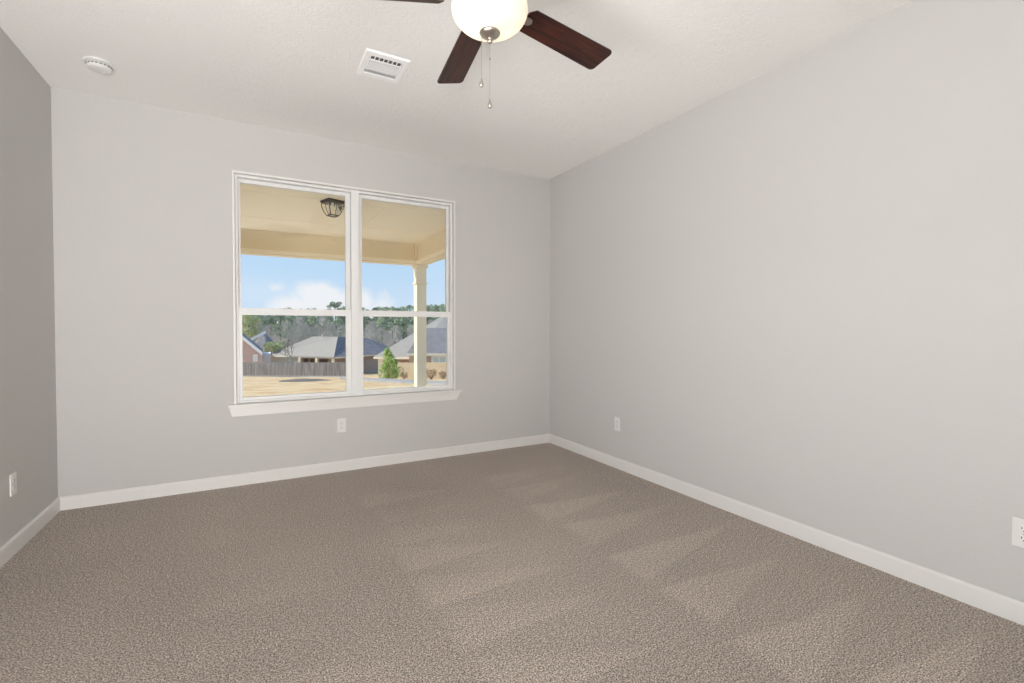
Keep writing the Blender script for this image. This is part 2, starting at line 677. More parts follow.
DX0, DX1, DZ = -3.76, -2.96, 2.04                       # made-up doorway behind the camera, admits the rear fill
bm = NB()
box(bm, RX0, DX0, RY0 - T, RY0, -0.1, RH + 0.1)
box(bm, DX1, RX1, RY0 - T, RY0, -0.1, RH + 0.1)
box(bm, DX0, DX1, RY0 - T, RY0, DZ, RH + 0.1)
struct(bm_obj('wall_rear', bm, M['wall']), 'greige wall behind the camera')

bm = NB()
box(bm, RX0, RX1, RY0, RY1, RH, RH + 0.1)
struct(bm_obj('ceiling', bm, M['ceiling']), 'white ceiling with a stomped texture')

# carpet: a fine grid whose nap attribute holds the vacuum strokes
strokes = []
rs = random.Random(3)
# (base x, base y top, base y bottom, tip x, tip y, strength)
for x0, ln, ys, st in ((-1.12, 0.92, (-0.70, -1.04, -1.39, -1.78, -2.19, -2.56, -2.95, -3.3), 1.0),
                       (-2.08, 0.66, (-0.62, -0.95, -1.27, -1.57, -1.90, -2.21, -2.55, -2.9), 0.95),
                       (-2.95, 0.62, (-0.8, -1.16, -1.5, -1.86, -2.2, -2.54), 0.45)):
    for y in ys:
        strokes.append((x0 + rs.uniform(-.04, .04), y, y - 0.31, x0 + ln + rs.uniform(-.1, .12), y - rs.uniform(.0, .12) - (0.2 if x0 < -1.5 else 0),
                        st * rs.uniform(0.65, 1.0) * (0.55 if y > -1.3 else 1), x0 < -1.5))


def nap(x, y):
    v = 0.0
    for (bx, ya, yb, tx, ty, s, low) in strokes:
        if x < bx - 0.02 or x > tx:
            continue
        f = (x - bx) / (tx - bx)
        f = max(f, 0)
        a = ya + (ty - ya) * f
        b = yb + (ty - yb) * f
        a += 0.025 * noise.noise(Vector((x * 3, y * 3, 1)))
        if b <= y <= a:
            h = (a - y) / max(a - b, 1e-3)
            k = (0.35 + 0.65 * h) if low else (0.75 + 0.25 * (1 - h))
            e_ = min(1.0, (x - bx + 0.02) / 0.06) * min(1, (a - y) / 0.02 + 0.1) * min(1, (y - b) / 0.012 + 0.1)
            v = max(v, s * k * e_ * (1 - 0.5 * f))
    v += 0.25 * noise.noise(Vector((x * 0.9, y * 0.9, 4.0)))
    return v - 0.25


bm = NB()
nx, ny = 210, 270
lay = bm.verts.layers.float.new('nap')
gv = []
for j in range(ny + 1):
    row = []
    for i in range(nx + 1):
        x = RX0 + (RX1 - RX0) * i / nx
        y = RY0 + (RY1 - RY0) * j / ny
        v = bm.verts.new((x, y, 0.0))
        v[lay] = nap(x, y)
        row.append(v)
    gv.append(row)
for j in range(ny):
    for i in range(nx):
        bm.faces.new((gv[j][i], gv[j][i + 1], gv[j + 1][i + 1], gv[j + 1][i]))
box(bm, RX0, RX1, RY0, RY1, -0.1, -0.002)
struct(bm_obj('floor', bm, M['carpet']), 'brown cut-pile carpet with vacuum strokes')


# baseboards
def baseboard(name, p0, p1, nrm):
    """profile swept from p0 to p1 (2D), nrm points into the room"""
    bm = NB()
    prof = [(0, 0), (0.014, 0), (0.014, 0.076), (0.012, 0.0835), (0.007, 0.088), (0, 0.088)]
    n = Vector((nrm[0], nrm[1], 0))
    a = Vector((p0[0], p0[1], 0))
    b = Vector((p1[0], p1[1], 0))
    prism(bm, [a + n * u + Vector((0, 0, z)) for u, z in prof], b - a)
    return struct(bm_obj(name, fix(bm), M['trim']), 'white baseboard')


baseboard('baseboard_back', (RX0, 0), (RX1, 0), (0, -1))
baseboard('baseboard_right', (RX1, RY0), (RX1, -0.0), (-1, 0))
baseboard('baseboard_left', (RX0, RY0), (RX0, -0.0), (1, 0))
baseboard('baseboard_rear', (DX1 + 0.06, RY0), (RX1, RY0), (0, 1))


# ------------------------------------------------------------------ windows
def sash(bm, x0, x1, z0, z1, y0, y1, sl=0.03, sr=0.03, top=0.03, bot=0.03, bev=0.002):
    box(bm, x0, x0 + sl, y0, y1, z0, z1, bev)
    box(bm, x1 - sr, x1, y0, y1, z0, z1, bev)
    box(bm, x0 + sl, x1 - sr, y0, y1, z1 - top, z1, bev)
    box(bm, x0 + sl, x1 - sr, y0, y1, z0, z0 + bot, bev)


def build_window(name, x0, x1, z0, z1, loc, rz):
    """twin single-hung window; local +y points outdoors, wall face at y=0"""
    w = empty(name, loc, rz=rz)
    struct(w, 'white double window over a wooden sill')
    # slim drywall bead / casing edge standing just proud of the wall
    bm = NB()
    box(bm, x0 - 0.004, x0 + 0.012, -0.006, 0.05, z0, z1 + 0.004, 0.002)
    box(bm, x1 - 0.012, x1 + 0.004, -0.006, 0.05, z0, z1 + 0.004, 0.002)
    box(bm, x0 + 0.012, x1 - 0.012, -0.006, 0.05, z1 - 0.012, z1 + 0.004, 0.002)
    bm_obj('casing', bm, M['trim'], w)
    # outer frame with the mullion
    xm = (x0 + x1) / 2
    fw = 0.018
    bm = NB()
    a0, a1, c0, c1 = x0 + 0.012, x1 - 0.012, z0 + 0.012, z1 - 0.012
    box(bm, a0, a0 + fw, 0.035, 0.13, c0, c1, 0.002)
    box(bm, a1 - fw, a1, 0.035, 0.13, c0, c1, 0.002)
    box(bm, a0 + fw, a1 - fw, 0.035, 0.13, c1 - fw, c1, 0.002)
    box(bm, a0 + fw, a1 - fw, 0.035, 0.13, c0, c0 + 0.02, 0.002)
    bm_obj('frame', bm, M['vinyl'], w)
    bm = NB()
    box(bm, xm - 0.034, xm + 0.034, 0.03, 0.13, z0 + 0.03, z1 - 0.012, 0.003)
    bm_obj('mullion', bm, M['vinyl'], w)
    zr = 1.322
    for (s0, s1, ul, ur, ll, lr) in ((a0 + fw, xm - 0.034, 0.016, 0.036, 0.023, 0.042), (xm + 0.034, a1 - fw, 0.030, 0.022, 0.032, 0.024)):
        bm = NB()
        sash(bm, s0, s1, zr - 0.026, c1 - fw, 0.085, 0.115, sl=ul, sr=ur, top=0.028, bot=0.052)
        u = bm_obj('upper_sash', bm, M['vinyl'], w)
        bm = NB()
        box(bm, s0 + 0.012, s1 - 0.015, 0.098, 0.102, zr + 0.02, c1 - fw - 0.02)
        bm_obj('glass_pane', bm, M['glass'], u)
        bm = NB()
        sash(bm, s0, s1, c0 + 0.02, zr + 0.025, 0.050, 0.080, sl=ll, sr=lr, top=0.052, bot=0.022)
        lo = bm_obj('lower_sash', bm, M['vinyl'], w)
        bm = NB()
        box(bm, s0 + 0.02, s1 - 0.02, 0.063, 0.067, c0 + 0.05, zr - 0.02)
        bm_obj('glass_pane', bm, M['glass'], lo)
    # stool (inside sill) and the apron board below it with angled returns
    bm = NB()
    box(bm, x0 - 0.042, x1 + 0.058, -0.040, 0.0, z0 - 0.004, z0 + 0.014, 0.004)
    box(bm, x0 + 0.001, x1 - 0.001, 0.0, 0.05, z0 - 0.003, z0 + 0.013, 0.0)
    bm_obj('window_sill', bm, M['trim'], w)
    bm = NB()
    prof = [(x0 - 0.040, z0 - 0.004), (x1 + 0.055, z0 - 0.004), (x1 + 0.012, z0 - 0.078), (x0 - 0.018, z0 - 0.078)]
    prism(bm, [(x, -0.012, z) for x, z in prof], (0, 0.012, 0))
    bm_obj('apron', fix(bm), M['trim'], w)
    return w


build_window('window_1', WX0, WX1, WZ0, WZ1, (0, 0, 0), 0)
cxs = (SW0 + SW1) / 2
hw = (SW1 - SW0) / 2
build_window('fill_window', -hw, hw, SZ0, SZ1, (RX0, cxs, 0), math.pi / 2)  # added unseen window, put in to pass the side fill light


# ------------------------------------------------------------------ outlets
def outlet(loc, rz, label):
    """duplex outlet; local -y faces the room"""
    o = empty('electrical_outlet', loc, label, 'outlet', rz=rz)
    bm = NB()
    box(bm, -0.035, 0.035, -0.0065, 0.0, -0.0575, 0.0575, 0.0025)
    bm_obj('cover_plate', bm, M['plastic'], o)
    for s in (1, -1):
        bm = NB()
        pts = []
        for k in range(24):
            a = 2 * math.pi * k / 24
            pts.append((0.0172 * math.cos(a), -0.0064, s * 0.0195 + max(-0.0125, min(0.0125, 0.0172 * math.sin(a)))))
        prism(bm, pts, (0, -0.002, 0))
        r = bm_obj('receptacle', fix(bm), M['plastic'], o)
        bm = NB()
        box(bm, -0.0075, -0.0052, -0.0088, -0.0083, s * 0.0195 - 0.001, s * 0.0195 + 0.008)
        box(bm, 0.0052, 0.0075, -0.0088, -0.0083, s * 0.0195 - 0.0005, s * 0.0195 + 0.007)
        box(bm, -0.002, 0.002, -0.0088, -0.0083, s * 0.0195 - 0.009, s * 0.0195 - 0.005)
        bm_obj('slots', bm, M['slot'], r)
    bm = NB()
    lathe(bm, [(0, -0.0008), (0.003, -0.0006), (0.003, 0.001), (0, 0.001)], 12)
    bmesh.ops.rotate(bm, verts=bm.verts[:], cent=(0, 0, 0), matrix=Matrix.Rotation(math.pi / 2, 3, 'X'))
    bmesh.ops.translate(bm, verts=bm.verts[:], vec=(0, -0.0072, 0))
    bm_obj('screw', fix(bm), M['nickel'], o)
    return o


outlet((-2.078, 0, 0.384), 0, 'white duplex outlet on the back wall below the window')
outlet((0, -1.046, 0.379), -math.pi / 2, 'small white duplex outlet far down the right wall near the corner')
outlet((0, -3.463, 0.368), -math.pi / 2, 'white duplex outlet close up on the right wall, at the right edge')
outlet((RX0, -0.660, 0.367), math.pi / 2, 'white duplex outlet low on the left wall')

# ------------------------------------------------------------------ smoke detector
sdet = empty('smoke_detector', (-3.492, -0.512, RH), 'round white smoke detector on the ceiling near the left corner', 'smoke detector')
bm = NB()
lathe(bm, [(0.0, 0), (0.072, 0), (0.074, -0.004), (0.073, -0.012), (0.066, -0.014), (0.0, -0.014)], 48)
bm_obj('mounting_base', fix(bm), M['plastic'], sdet, smooth=False)
bm = NB()
lathe(bm, [(0.0, -0.014), (0.058, -0.014), (0.060, -0.019), (0.0605, -0.030), (0.056, -0.038), (0.046, -0.0415),
           (0.030, -0.0435), (0.0, -0.044)], 48)
sb = bm_obj('sensor_body', fix(bm), M['plastic'], sdet, smooth=True)
bm = NB()
for k in range(20):
    a = 2 * math.pi * k / 20
    vs = box(bm, 0.0598, 0.0612, -0.0058, 0.0058, -0.0275, -0.0215)
    bmesh.ops.rotate(bm, verts=vs, cent=(0, 0, 0), matrix=Matrix.Rotation(a, 3, 'Z'))
bm_obj('air_slots', bm, M['duct'], sb)
bm = NB()
lathe(bm, [(0, -0.0425), (0.010, -0.0425), (0.010, -0.0462), (0.008, -0.0475), (0, -0.0475)], 20, (0.018, 0.012, 0))
bm_obj('test_button', fix(bm), M['plastic'], sdet)

# ------------------------------------------------------------------ ceiling register
VX, VY = -2.036, -1.279
vent = empty('ceiling_vent', (VX, VY, RH), 'white metal air register with louvres set in the ceiling', 'vent')
hx, hy = 0.124, 0.142
bm = NB()
ix, iy = 0.094, 0.100
# bevelled flange: four mitred strips
outer = [(-hx, -hy), (hx, -hy), (hx, hy), (-hx, hy)]
inner = [(-ix, -iy), (ix, -iy), (ix, iy), (-ix, iy)]
o0 = [bm.verts.new((x, y, 0)) for x, y in outer]
o1 = [bm.verts.new((x, y, -0.004)) for x, y in outer]
o2 = [bm.verts.new((x * 0.97, y * 0.97, -0.010)) for x, y in outer]
i0 = [bm.verts.new((x, y, -0.010)) for x, y in inner]
i1 = [bm.verts.new((x, y, -0.001)) for x, y in inner]
for a, b in ((o0, o1), (o1, o2), (o2, i0), (i0, i1)):
    for k in range(4):
        bm.faces.new((a[k], a[(k + 1) % 4], b[(k + 1) % 4], b[k]))
bm_obj('flange', fix(bm), M['ventmetal'], vent)
bm = NB()
box(bm, -ix, ix, -iy, iy, -0.0014, -0.0004)  # flat dark plate stands in for the shade inside the duct
bm_obj('duct_shade_plate', bm, M['duct'], vent)
# near bank: short fins that split the dark plate into slots
bm = NB()
for k in range(8):
    x = -ix + 0.006 + (2 * ix - 0.012) * k / 7
    box(bm, x - 0.0019, x + 0.0019, -iy, -iy + 0.046, -0.0080, -0.0015)
box(bm, -ix, ix, -iy + 0.046, -iy + 0.050, -0.0085, -0.0015)
bm_obj('near_louvres', bm, M['ventmetal'], vent)
bm = NB()
for k in range(18):
    x = -ix + 0.006 + (2 * ix - 0.012) * k / 17
    vs = box(bm, x - 0.0036, x + 0.0036, -iy + 0.050, iy - 0.042, -0.0075, -0.0060)
    bmesh.ops.rotate(bm, verts=vs, cent=(x, 0, -0.0067), matrix=Matrix.Rotation(0.5, 3, 'Y'))
for y in (-0.020, 0.004, 0.028, 0.050):
    box(bm, -ix, ix, y - 0.0022, y + 0.0022, -0.0098, -0.0085)
bm_obj('centre_louvres', bm, M['ventmetal'], vent)
bm = NB()
for k in range(3):
    y = iy - 0.036 + 0.0125 * k
    vs = box(bm, -ix, ix, y - 0.006, y + 0.006, -0.0065, -0.0052)
    bmesh.ops.rotate(bm, verts=vs, cent=(0, y, -0.0058), matrix=Matrix.Rotation(0.75, 3, 'X'))
bm_obj('far_louvres', bm, M['ventmetal'], vent)
for x, y in ((0, -hy + 0.02), (0, hy - 0.02)):
    bm = NB()
    lathe(bm, [(0, -0.0125), (0.004, -0.0118), (0.004, -0.0095), (0, -0.0095)], 12, (x, y, 0))
    bm_obj('screw', fix(bm), M['ventmetal'], vent)

# ------------------------------------------------------------------ ceiling fan
HX, HY, BZ = -1.916, -2.463, 2.458
fan = empty('ceiling_fan', (HX, HY, RH), 'ceiling fan with dark walnut blades, nickel fittings and a lit glass bowl', 'ceiling fan')


def fz(z):
    return z - RH


bm = NB()
lathe(bm, [(0, 0), (0.078, 0), (0.080, -0.012), (0.070, -0.040), (0.045, -0.052), (0, -0.052)], 48)
bm_obj('canopy', fix(bm), M['nickel'], fan, smooth=True)
bm = NB()
lathe(bm, [(0, -0.050), (0.060, -0.052), (0.105, -0.070), (0.125, -0.100), (0.128, -0.150), (0.118, -0.185),
           (0.095, -0.205), (0.070, -0.212), (0, -0.212)], 48)
bm_obj('motor_housing', fix(bm), M['nickel'], fan, smooth=True)
bm = NB()
lathe(bm, [(0, -0.212), (0.058, -0.212), (0.060, -0.236), (0.096, -0.246), (0.100, -0.252),
           (0.098, -0.258), (0.009, -0.260), (0.006, -0.265), (0.006, -0.400), (0, -0.400)], 48)
fit = bm_obj('light_fitter', fix(bm), M['nickel'], fan, smooth=True)

PH, TILT = 0.177, -0.205
for k in range(5):
    a = PH + k * math.radians(72) + (0.055 if k == 2 else 0)
    R3 = Matrix.Rotation(a, 4, 'Z') @ Matrix.Rotation(TILT, 4, 'X')
    bm = NB()
    r0, r1, w0, w1, th = 0.175, 0.659, 0.1155, 0.137, 0.0055
    pts = []

    def corner(cx_, cy_, a0, a1, r, n=6):
        for q in range(n + 1):
            t_ = a0 + (a1 - a0) * q / n
            pts.append((cx_ + r * math.cos(t_), cy_ + r * math.sin(t_)))
    rc = 0.022
    h0, h1 = w0 / 2, w1 / 2
    corner(r1 - rc, -h1 + rc, -math.pi / 2, 0, rc)
    corner(r1 - rc, h1 - rc, 0, math.pi / 2, rc)
    pts += [(r0 + 0.022, h0), (r0, h0 - 0.024), (r0, -h0 + 0.024), (r0 + 0.022, -h0)]
    prism(bm, [(x, y, -th / 2) for x, y in pts], (0, 0, th))
    b = bm_obj('blade', fix(bm), M['walnut'], fan)
    b.matrix_local = Matrix.Translation((0, 0, fz(BZ))) @ R3
    bm = NB()
    # curved bracket arm from motor to blade, ending in a spade plate under the blade
    zc = fz(2.545) - fz(BZ)
    arm = [(0.085, zc), (0.115, zc - 0.012), (0.140, 0.022), (0.165, 0.004), (0.185, -0.0045)]
    for (xa, za), (xb, zb) in zip(arm, arm[1:]):
        prism(bm, [(xa, -0.016, za - 0.003), (xa, 0.016, za - 0.003), (xa, 0.016, za + 0.003), (xa, -0.016, za + 0.003)],
              (xb - xa, 0, zb - za))
    sp_ = [(0.170, -0.014), (0.190, -0.019), (0.206, -0.014), (0.213, 0.0), (0.206, 0.014), (0.190, 0.019), (0.170, 0.014)]
    prism(bm, [(x, y, -0.0068) for x, y in sp_], (0, 0, 0.004))
    for x, y in ((0.185, -0.010), (0.185, 0.010), (0.203, 0)):
        lathe(bm, [(0, -0.0085), (0.0035, -0.0078), (0.0035, -0.0066), (0, -0.0066)], 10, (x, y, 0))
    bk = bm_obj('blade_bracket', fix(bm), M['nickel'], b)

# alabaster bowl (open at the top), finial
bm = NB()
prof = []
ba, bc, bz = 0.147, 0.090, fz(2.422)
for k in range(17):
    t_ = math.pi / 2 * k / 16
    prof.append((ba * math.sin(t_), bz - bc * math.cos(t_)))
prof += [(0.1465, bz + 0.004), (0.144, bz + 0.006)]
lathe(bm, prof, 64)
bm_obj('glass_bowl', fix(bm), M['bowl'], fan, smooth=True)
bm = NB()
lathe(bm, [(0, 0.004), (0.030, 0.006), (0.039, 0.0035), (0.040, 0.000), (0.037, -0.005), (0.026, -0.013), (0.014, -0.019),
           (0.008, -0.022), (0.0075, -0.026), (0.010, -0.030), (0.009, -0.035), (0.004, -0.039), (0, -0.040)], 40, (0, 0, bz - bc - 0.001))
bm_obj('finial', fix(bm), M['nickel'], fan, smooth=True)
for k in range(3):
    a = 0.15 + k * 2 * math.pi / 3
    bx_, by_ = 0.074 * math.cos(a), 0.074 * math.sin(a)
    bm = NB()
    lathe(bm, [(0, 0.0), (0.011, 0), (0.012, -0.030), (0, -0.030)], 16, (bx_, by_, bz + 0.0615))
    bm_obj('bulb_socket', fix(bm), M['plastic'], fan)
    ld = bpy.data.lights.new('fan_bulb', 'POINT')
    ld.energy = 0.30
    ld.shadow_soft_size = 0.022
    ld.color = (1.0, 0.80, 0.60)
    lo = bpy.data.objects.new('fan_bulb', ld)
    COL.objects.link(lo)
    lo.parent = fan
    lo.location = (bx_, by_, bz - 0.004)


def chain(x, y, z0, z1, bead_z, pend):
    bm = NB()
    n = int((z0 - z1) / 0.0065)
    for i in range(n):
        bmesh.ops.create_icosphere(bm, subdivisions=1, radius=0.0016,
                                   matrix=Matrix.Translation((x, y, fz(z0 - 0.0065 * i))))
    tube(bm, [(x, y, fz(z0)), (x, y, fz(z1))], 0.0006, 5)
    if bead_z:
        bmesh.ops.create_icosphere(bm, subdivisions=2, radius=0.004, matrix=Matrix.Translation((x, y, fz(bead_z))))
    c = bm_obj('pull_chain', bm, M['nickel'], fan)
    bm = NB()
    lathe(bm, [(0, 0.012), (0.003, 0.011), (0.0035, 0.004), (0.007, -0.004), (0.0085, -0.012), (0.006, -0.019), (0, -0.021)], 20,
          (x, y, fz(z1)))
    bm_obj('pendant', fix(bm), M['nickel'], c, smooth=True)


chain(0, 0, 2.295, 2.066, 2.235, True)
chain(-0.027, 0.018, 2.325, 2.148, None, True)

# ------------------------------------------------------------------ porch
PZ = 2.74
bm = NB()
box(bm, -7.5, 0.16, 0.15, 4.60, PZ, PZ + 0.20)
# slim battens over the panel joints
for y in (2.0, 3.4):
    box(bm, -7.4, -0.06, y - 0.010, y + 0.010, PZ - 0.004, PZ)
for x in (-6.1, -4.88, -3.66, -2.44, -1.21):
    box(bm, x - 0.010, x + 0.010, 2.01, 3.39, PZ - 0.004, PZ)
struct(bm_obj('porch_ceiling', bm, M['porch']), 'cream porch ceiling with thin battens')
bm = NB()
box(bm, -7.5, -0.035, 4.40, 4.58, 2.435, PZ)
box(bm, -7.5, -0.035, 4.36, 4.62, 2.385, 2.435, mi=1)  # paler trim colour paints in light bounced off the ground
box(bm, -7.5, -0.035, 4.40, 4.60, 2.365, 2.385)
box(bm, -0.085, -0.035, 4.355, 4.40, 2.435, PZ)
box(bm, -7.5, -0.035, 4.392, 4.40, PZ - 0.03, PZ)
struct(bm_obj('trim_1', bm, [M['porchbeam'], M['porch']]), 'tan porch beam along the front')
bm = NB()
box(bm, -0.035, 0.150, 0.15, 4.40, 2.435, PZ)
box(bm, -0.075, 0.175, 0.15, 4.36, 2.385, 2.435, mi=1)  # lower trim coloured paler, as lit from the ground below
box(bm, -0.035, 0.150, 0.15, 4.40, 2.365, 2.385)
box(bm, -0.035, 0.150, 4.40, 4.60, 2.37, PZ)
box(bm, -0.043, -0.035, 0.15, 4.40, PZ - 0.03, PZ)
struct(bm_obj('trim_2', bm, [M['porchbeam'], M['porch']]), 'tan porch beam along the side')
bm = NB()
box(bm, -7.5, 0.4, 0.15, 5.85, -0.36, -0.12)  # run out past the porch, unseen, to bounce sunlight upward
struct(bm_obj('porch_floor', bm, M['bounce_slab']), 'concrete porch slab')
# outside faces of the house around the room
bm = NB()
box(bm, -7.5, RX0 - T, 0.15, 0.16, -0.2, PZ)
box(bm, RX0 - T, WX0, 0.15, 0.16, -0.2, PZ)
box(bm, WX1, 0.15, 0.15, 0.16, -0.2, PZ)
box(bm, WX0, WX1, 0.15, 0.16, -0.2, WZ0)
box(bm, WX0, WX1, 0.15, 0.16, WZ1, PZ)
struct(bm_obj('wall_exterior', bm, M['siding']), 'beige siding on the outside of the house')

colm = empty('porch_column', (0.0575, 4.495, -0.12), 'square ivory porch column outside the right window sash', 'column')
bm = NB()
box(bm, -0.0925, 0.0925, -0.0925, 0.0925, 0, 2.49, 0.004)
bm_obj('shaft', bm, M['column'], colm)
bm = NB()
box(bm, -0.118, 0.118, -0.112, 0.118, 2.435, 2.485, 0.004)
bm_obj('capital', bm, M['column'], colm)
bm = NB()
box(bm, -0.112, 0.112, -0.108, 0.112, 2.130, 2.165, 0.005)
bm_obj('neck_band', bm, M['column'], colm)
bm = NB()
box(bm, -0.118, 0.118, -0.112, 0.118, 0, 0.16, 0.005)
bm_obj('plinth', bm, M['column'], colm)

# porch lantern: square top plate, curved bronze ribs, glass panels
lan = empty('porch_lantern', (-1.848, 1.995, PZ), 'bronze caged glass lantern under the porch ceiling', 'ceiling light', rz=math.radians(20))
bm = NB()
s1, s2 = 0.108, 0.098
box(bm, -s1, s1, -s1, s1, -0.018, 0.0, 0.003)
box(bm, -s2, s2, -s2, s2, -0.034, -0.018, 0.003)
bm_obj('top_plate', bm, M['bronze'], lan)


def rib_r(t_):
    """half width of the cage at t_ from top (0) to bottom (1)"""
    return 0.096 - 0.046 * t_ ** 1.9


bm = NB()
for sx_, sy_ in ((1, 1), (1, -1), (-1, 1), (-1, -1)):
    tube(bm, [(sx_ * rib_r(q / 8), sy_ * rib_r(q / 8), -0.034 - 0.145 * q / 8) for q in range(9)], 0.005, 6)
for (dx, dy) in ((1, 0), (-1, 0), (0, 1), (0, -1)):
    tube(bm, [(dx * rib_r(q / 8), dy * rib_r(q / 8), -0.034 - 0.145 * q / 8) for q in range(9)], 0.0035, 6)
bm_obj('ribs', bm, M['bronze'], lan)
bm = NB()
rb = rib_r(1)
for (x0_, x1_, y0_, y1_) in ((-rb, rb, -rb - .005, -rb + .005), (-rb, rb, rb - .005, rb + .005), (-rb - .005, -rb + .005, -rb, rb), (rb - .005, rb + .005, -rb, rb)):
    box(bm, x0_, x1_, y0_, y1_, -0.185, -0.173)
bm_obj('bottom_ring', bm, M['bronze'], lan)
bm = NB()
rows = []
for q in range(9):
    r_ = rib_r(q / 8) - 0.006
    z_ = -0.034 - 0.140 * q / 8
    rows.append([bm.verts.new((x * r_, y * r_, z_)) for x, y in ((1, 1), (-1, 1), (-1, -1), (1, -1))])
for a, b in zip(rows, rows[1:]):
    for k in range(4):
        bm.faces.new((a[k], a[(k + 1) % 4], b[(k + 1) % 4], b[k]))
bm.faces.new(rows[-1])
bm_obj('glass_panels', fix(bm), M['lampglass'], lan)
for x, y in ((0.045, 0), (-0.024, 0.04), (-0.024, -0.04)):
    bm = NB()
    lathe(bm, [(0, 0), (0.013, 0), (0.014, -0.045), (0.010, -0.05), (0.009, -0.09), (0, -0.11)], 12, (x, y, -0.034))
    bm_obj('candle_bulb', fix(bm), M['plastic'], lan)

# ------------------------------------------------------------------ outdoors
F2 = Vector((FWD.x, FWD.y, 0)).normalized()
R2 = Vector((RGT.x, RGT.y, 0)).normalized()
HYAW = math.atan2(R2.y, R2.x)
FPX = 470.92
TT = [(0, -0.32), (8, -0.32), (10, -0.36), (14, -0.68), (20, -1.22), (25, -1.72), (30, -2.18), (40, -3.12), (50, -4.1),
      (60, -5.04), (75, -6.3), (110, -7.6), (150, -7.0), (220, -3.0), (420, 2.0)]


def terr(D):
    for (a, za), (b, zb) in zip(TT, TT[1:]):
        if D <= b:
            return za + (zb - za) * max(0, (D - a)) / (b - a)
    return TT[-1][1]


def P(D, lat, z=None):
    """a point D metres out along the line of the garden and lat metres to its right"""
    p = Vector((CAM.x, CAM.y, 0)) + F2 * D + R2 * lat
    p.z = terr(D) if z is None else z
    return p


def X(px, D, z=None):
    """the same, with the bearing given as a column of the photograph"""
    return P(D, (px - 512) / FPX * D, z)


Ds = [5.2 + 0.8 * i for i in range(12)] + [15 + 2.5 * i for i in range(30)] + [95, 110, 130, 150, 180, 220, 300, 420]
def ground_band(name, Ds, m, label):
  prev = None
  bm = NB()
  for D in Ds:
    row = []
    for i in range(-30, 16):
        lat = i / 30.0 * (D * 1.3 + 8)
        z = terr(D) + (0.10 * noise.noise(Vector((D * 0.15, lat * 0.15, 0))) if D > 9 else 0)
        row.append(bm.verts.new(P(D, lat, z)))
    if prev:
        for a in range(len(row) - 1):
            bm.faces.new((prev[a], prev[a + 1], row[a + 1], row[a]))
    prev = row
  return struct(bm_obj(name, fix(bm), m, smooth=True), label)


ground_band('ground', [d for d in Ds if d <= 95], M['lawn'], 'sloping dry lawn outside')
ground_band('woodland_floor', [d for d in Ds if d >= 95], M['litter'], 'brown leaf-covered ground under the trees')


def strip(name, pts, m, thick=0.12):
    """band on the terrain: pts = [(px, D_near, D_far)]"""
    bm = NB()
    lo_, hi_ = [], []
    for (px, d0, d1) in pts:
        lo_.append((X(px, d0, terr(d0) + thick), X(px, d0, terr(d0) - 0.4)))
        hi_.append((X(px, d1, terr(d1) + thick), X(px, d1, terr(d1) - 0.4)))
    A = [[bm.verts.new(v) for v in q] for q in lo_]
    B = [[bm.verts.new(v) for v in q] for q in hi_]
    for i in range(len(A) - 1):
        bm.faces.new((A[i][0], A[i + 1][0], B[i + 1][0], B[i][0]))
        bm.faces.new((A[i][1], A[i + 1][1], A[i + 1][0], A[i][0]))
        bm.faces.new((B[i][0], B[i + 1][0], B[i + 1][1], B[i][1]))
    return bm_obj(name, fix(bm), m)


struct(strip('garden_path', [(340, 33, 40), (352, 32, 38), (364, 28.5, 35), (380, 24, 32), (400, 20.5, 28), (425, 18.8, 24), (455, 17, 21)], M['concrete']), 'grey concrete path crossing the lawn')
struct(strip('kerb_strip', [(200, 54, 57), (250, 53.5, 56.5), (300, 52.5, 55.5), (345, 49, 53), (362, 45, 50)], M['concrete']), 'pale kerb in front of the wooden fence')

# dark mulch bank
bm = NB()
nA, nB = 24, 8
cen = X(303, 45)
rows = []
for j in range(nB + 1):
    row = []
    for i in range(nA):
        a = 2 * math.pi * i / nA
        q = 1 - j / nB
        D = 29.5 + 4.5 * q * math.sin(a)
        lat = (304 - 512) / FPX * D + 1.9 * q * math.cos(a) * (1 + 0.15 * math.sin(3 * a)) + 0.9 * q * math.sin(a)
        z = terr(D) - 0.04 + 0.16 * math.sin(math.pi / 2 * (1 - q)) + 0.04 * noise.noise(Vector((D, lat, 0)) * 0.9) * (1 - q)
        row.append(bm.verts.new(P(D, lat, z)))
    rows.append(row)
for a, b in zip(rows, rows[1:]):
    for i in range(nA):
        bm.faces.new((a[i], a[(i + 1) % nA], b[(i + 1) % nA], b[i]))
tag(bm_obj('mulch_mound', fix(bm), M['mulch'], smooth=True), 'low dark mulch mound on the lawn before the fence', 'mound')


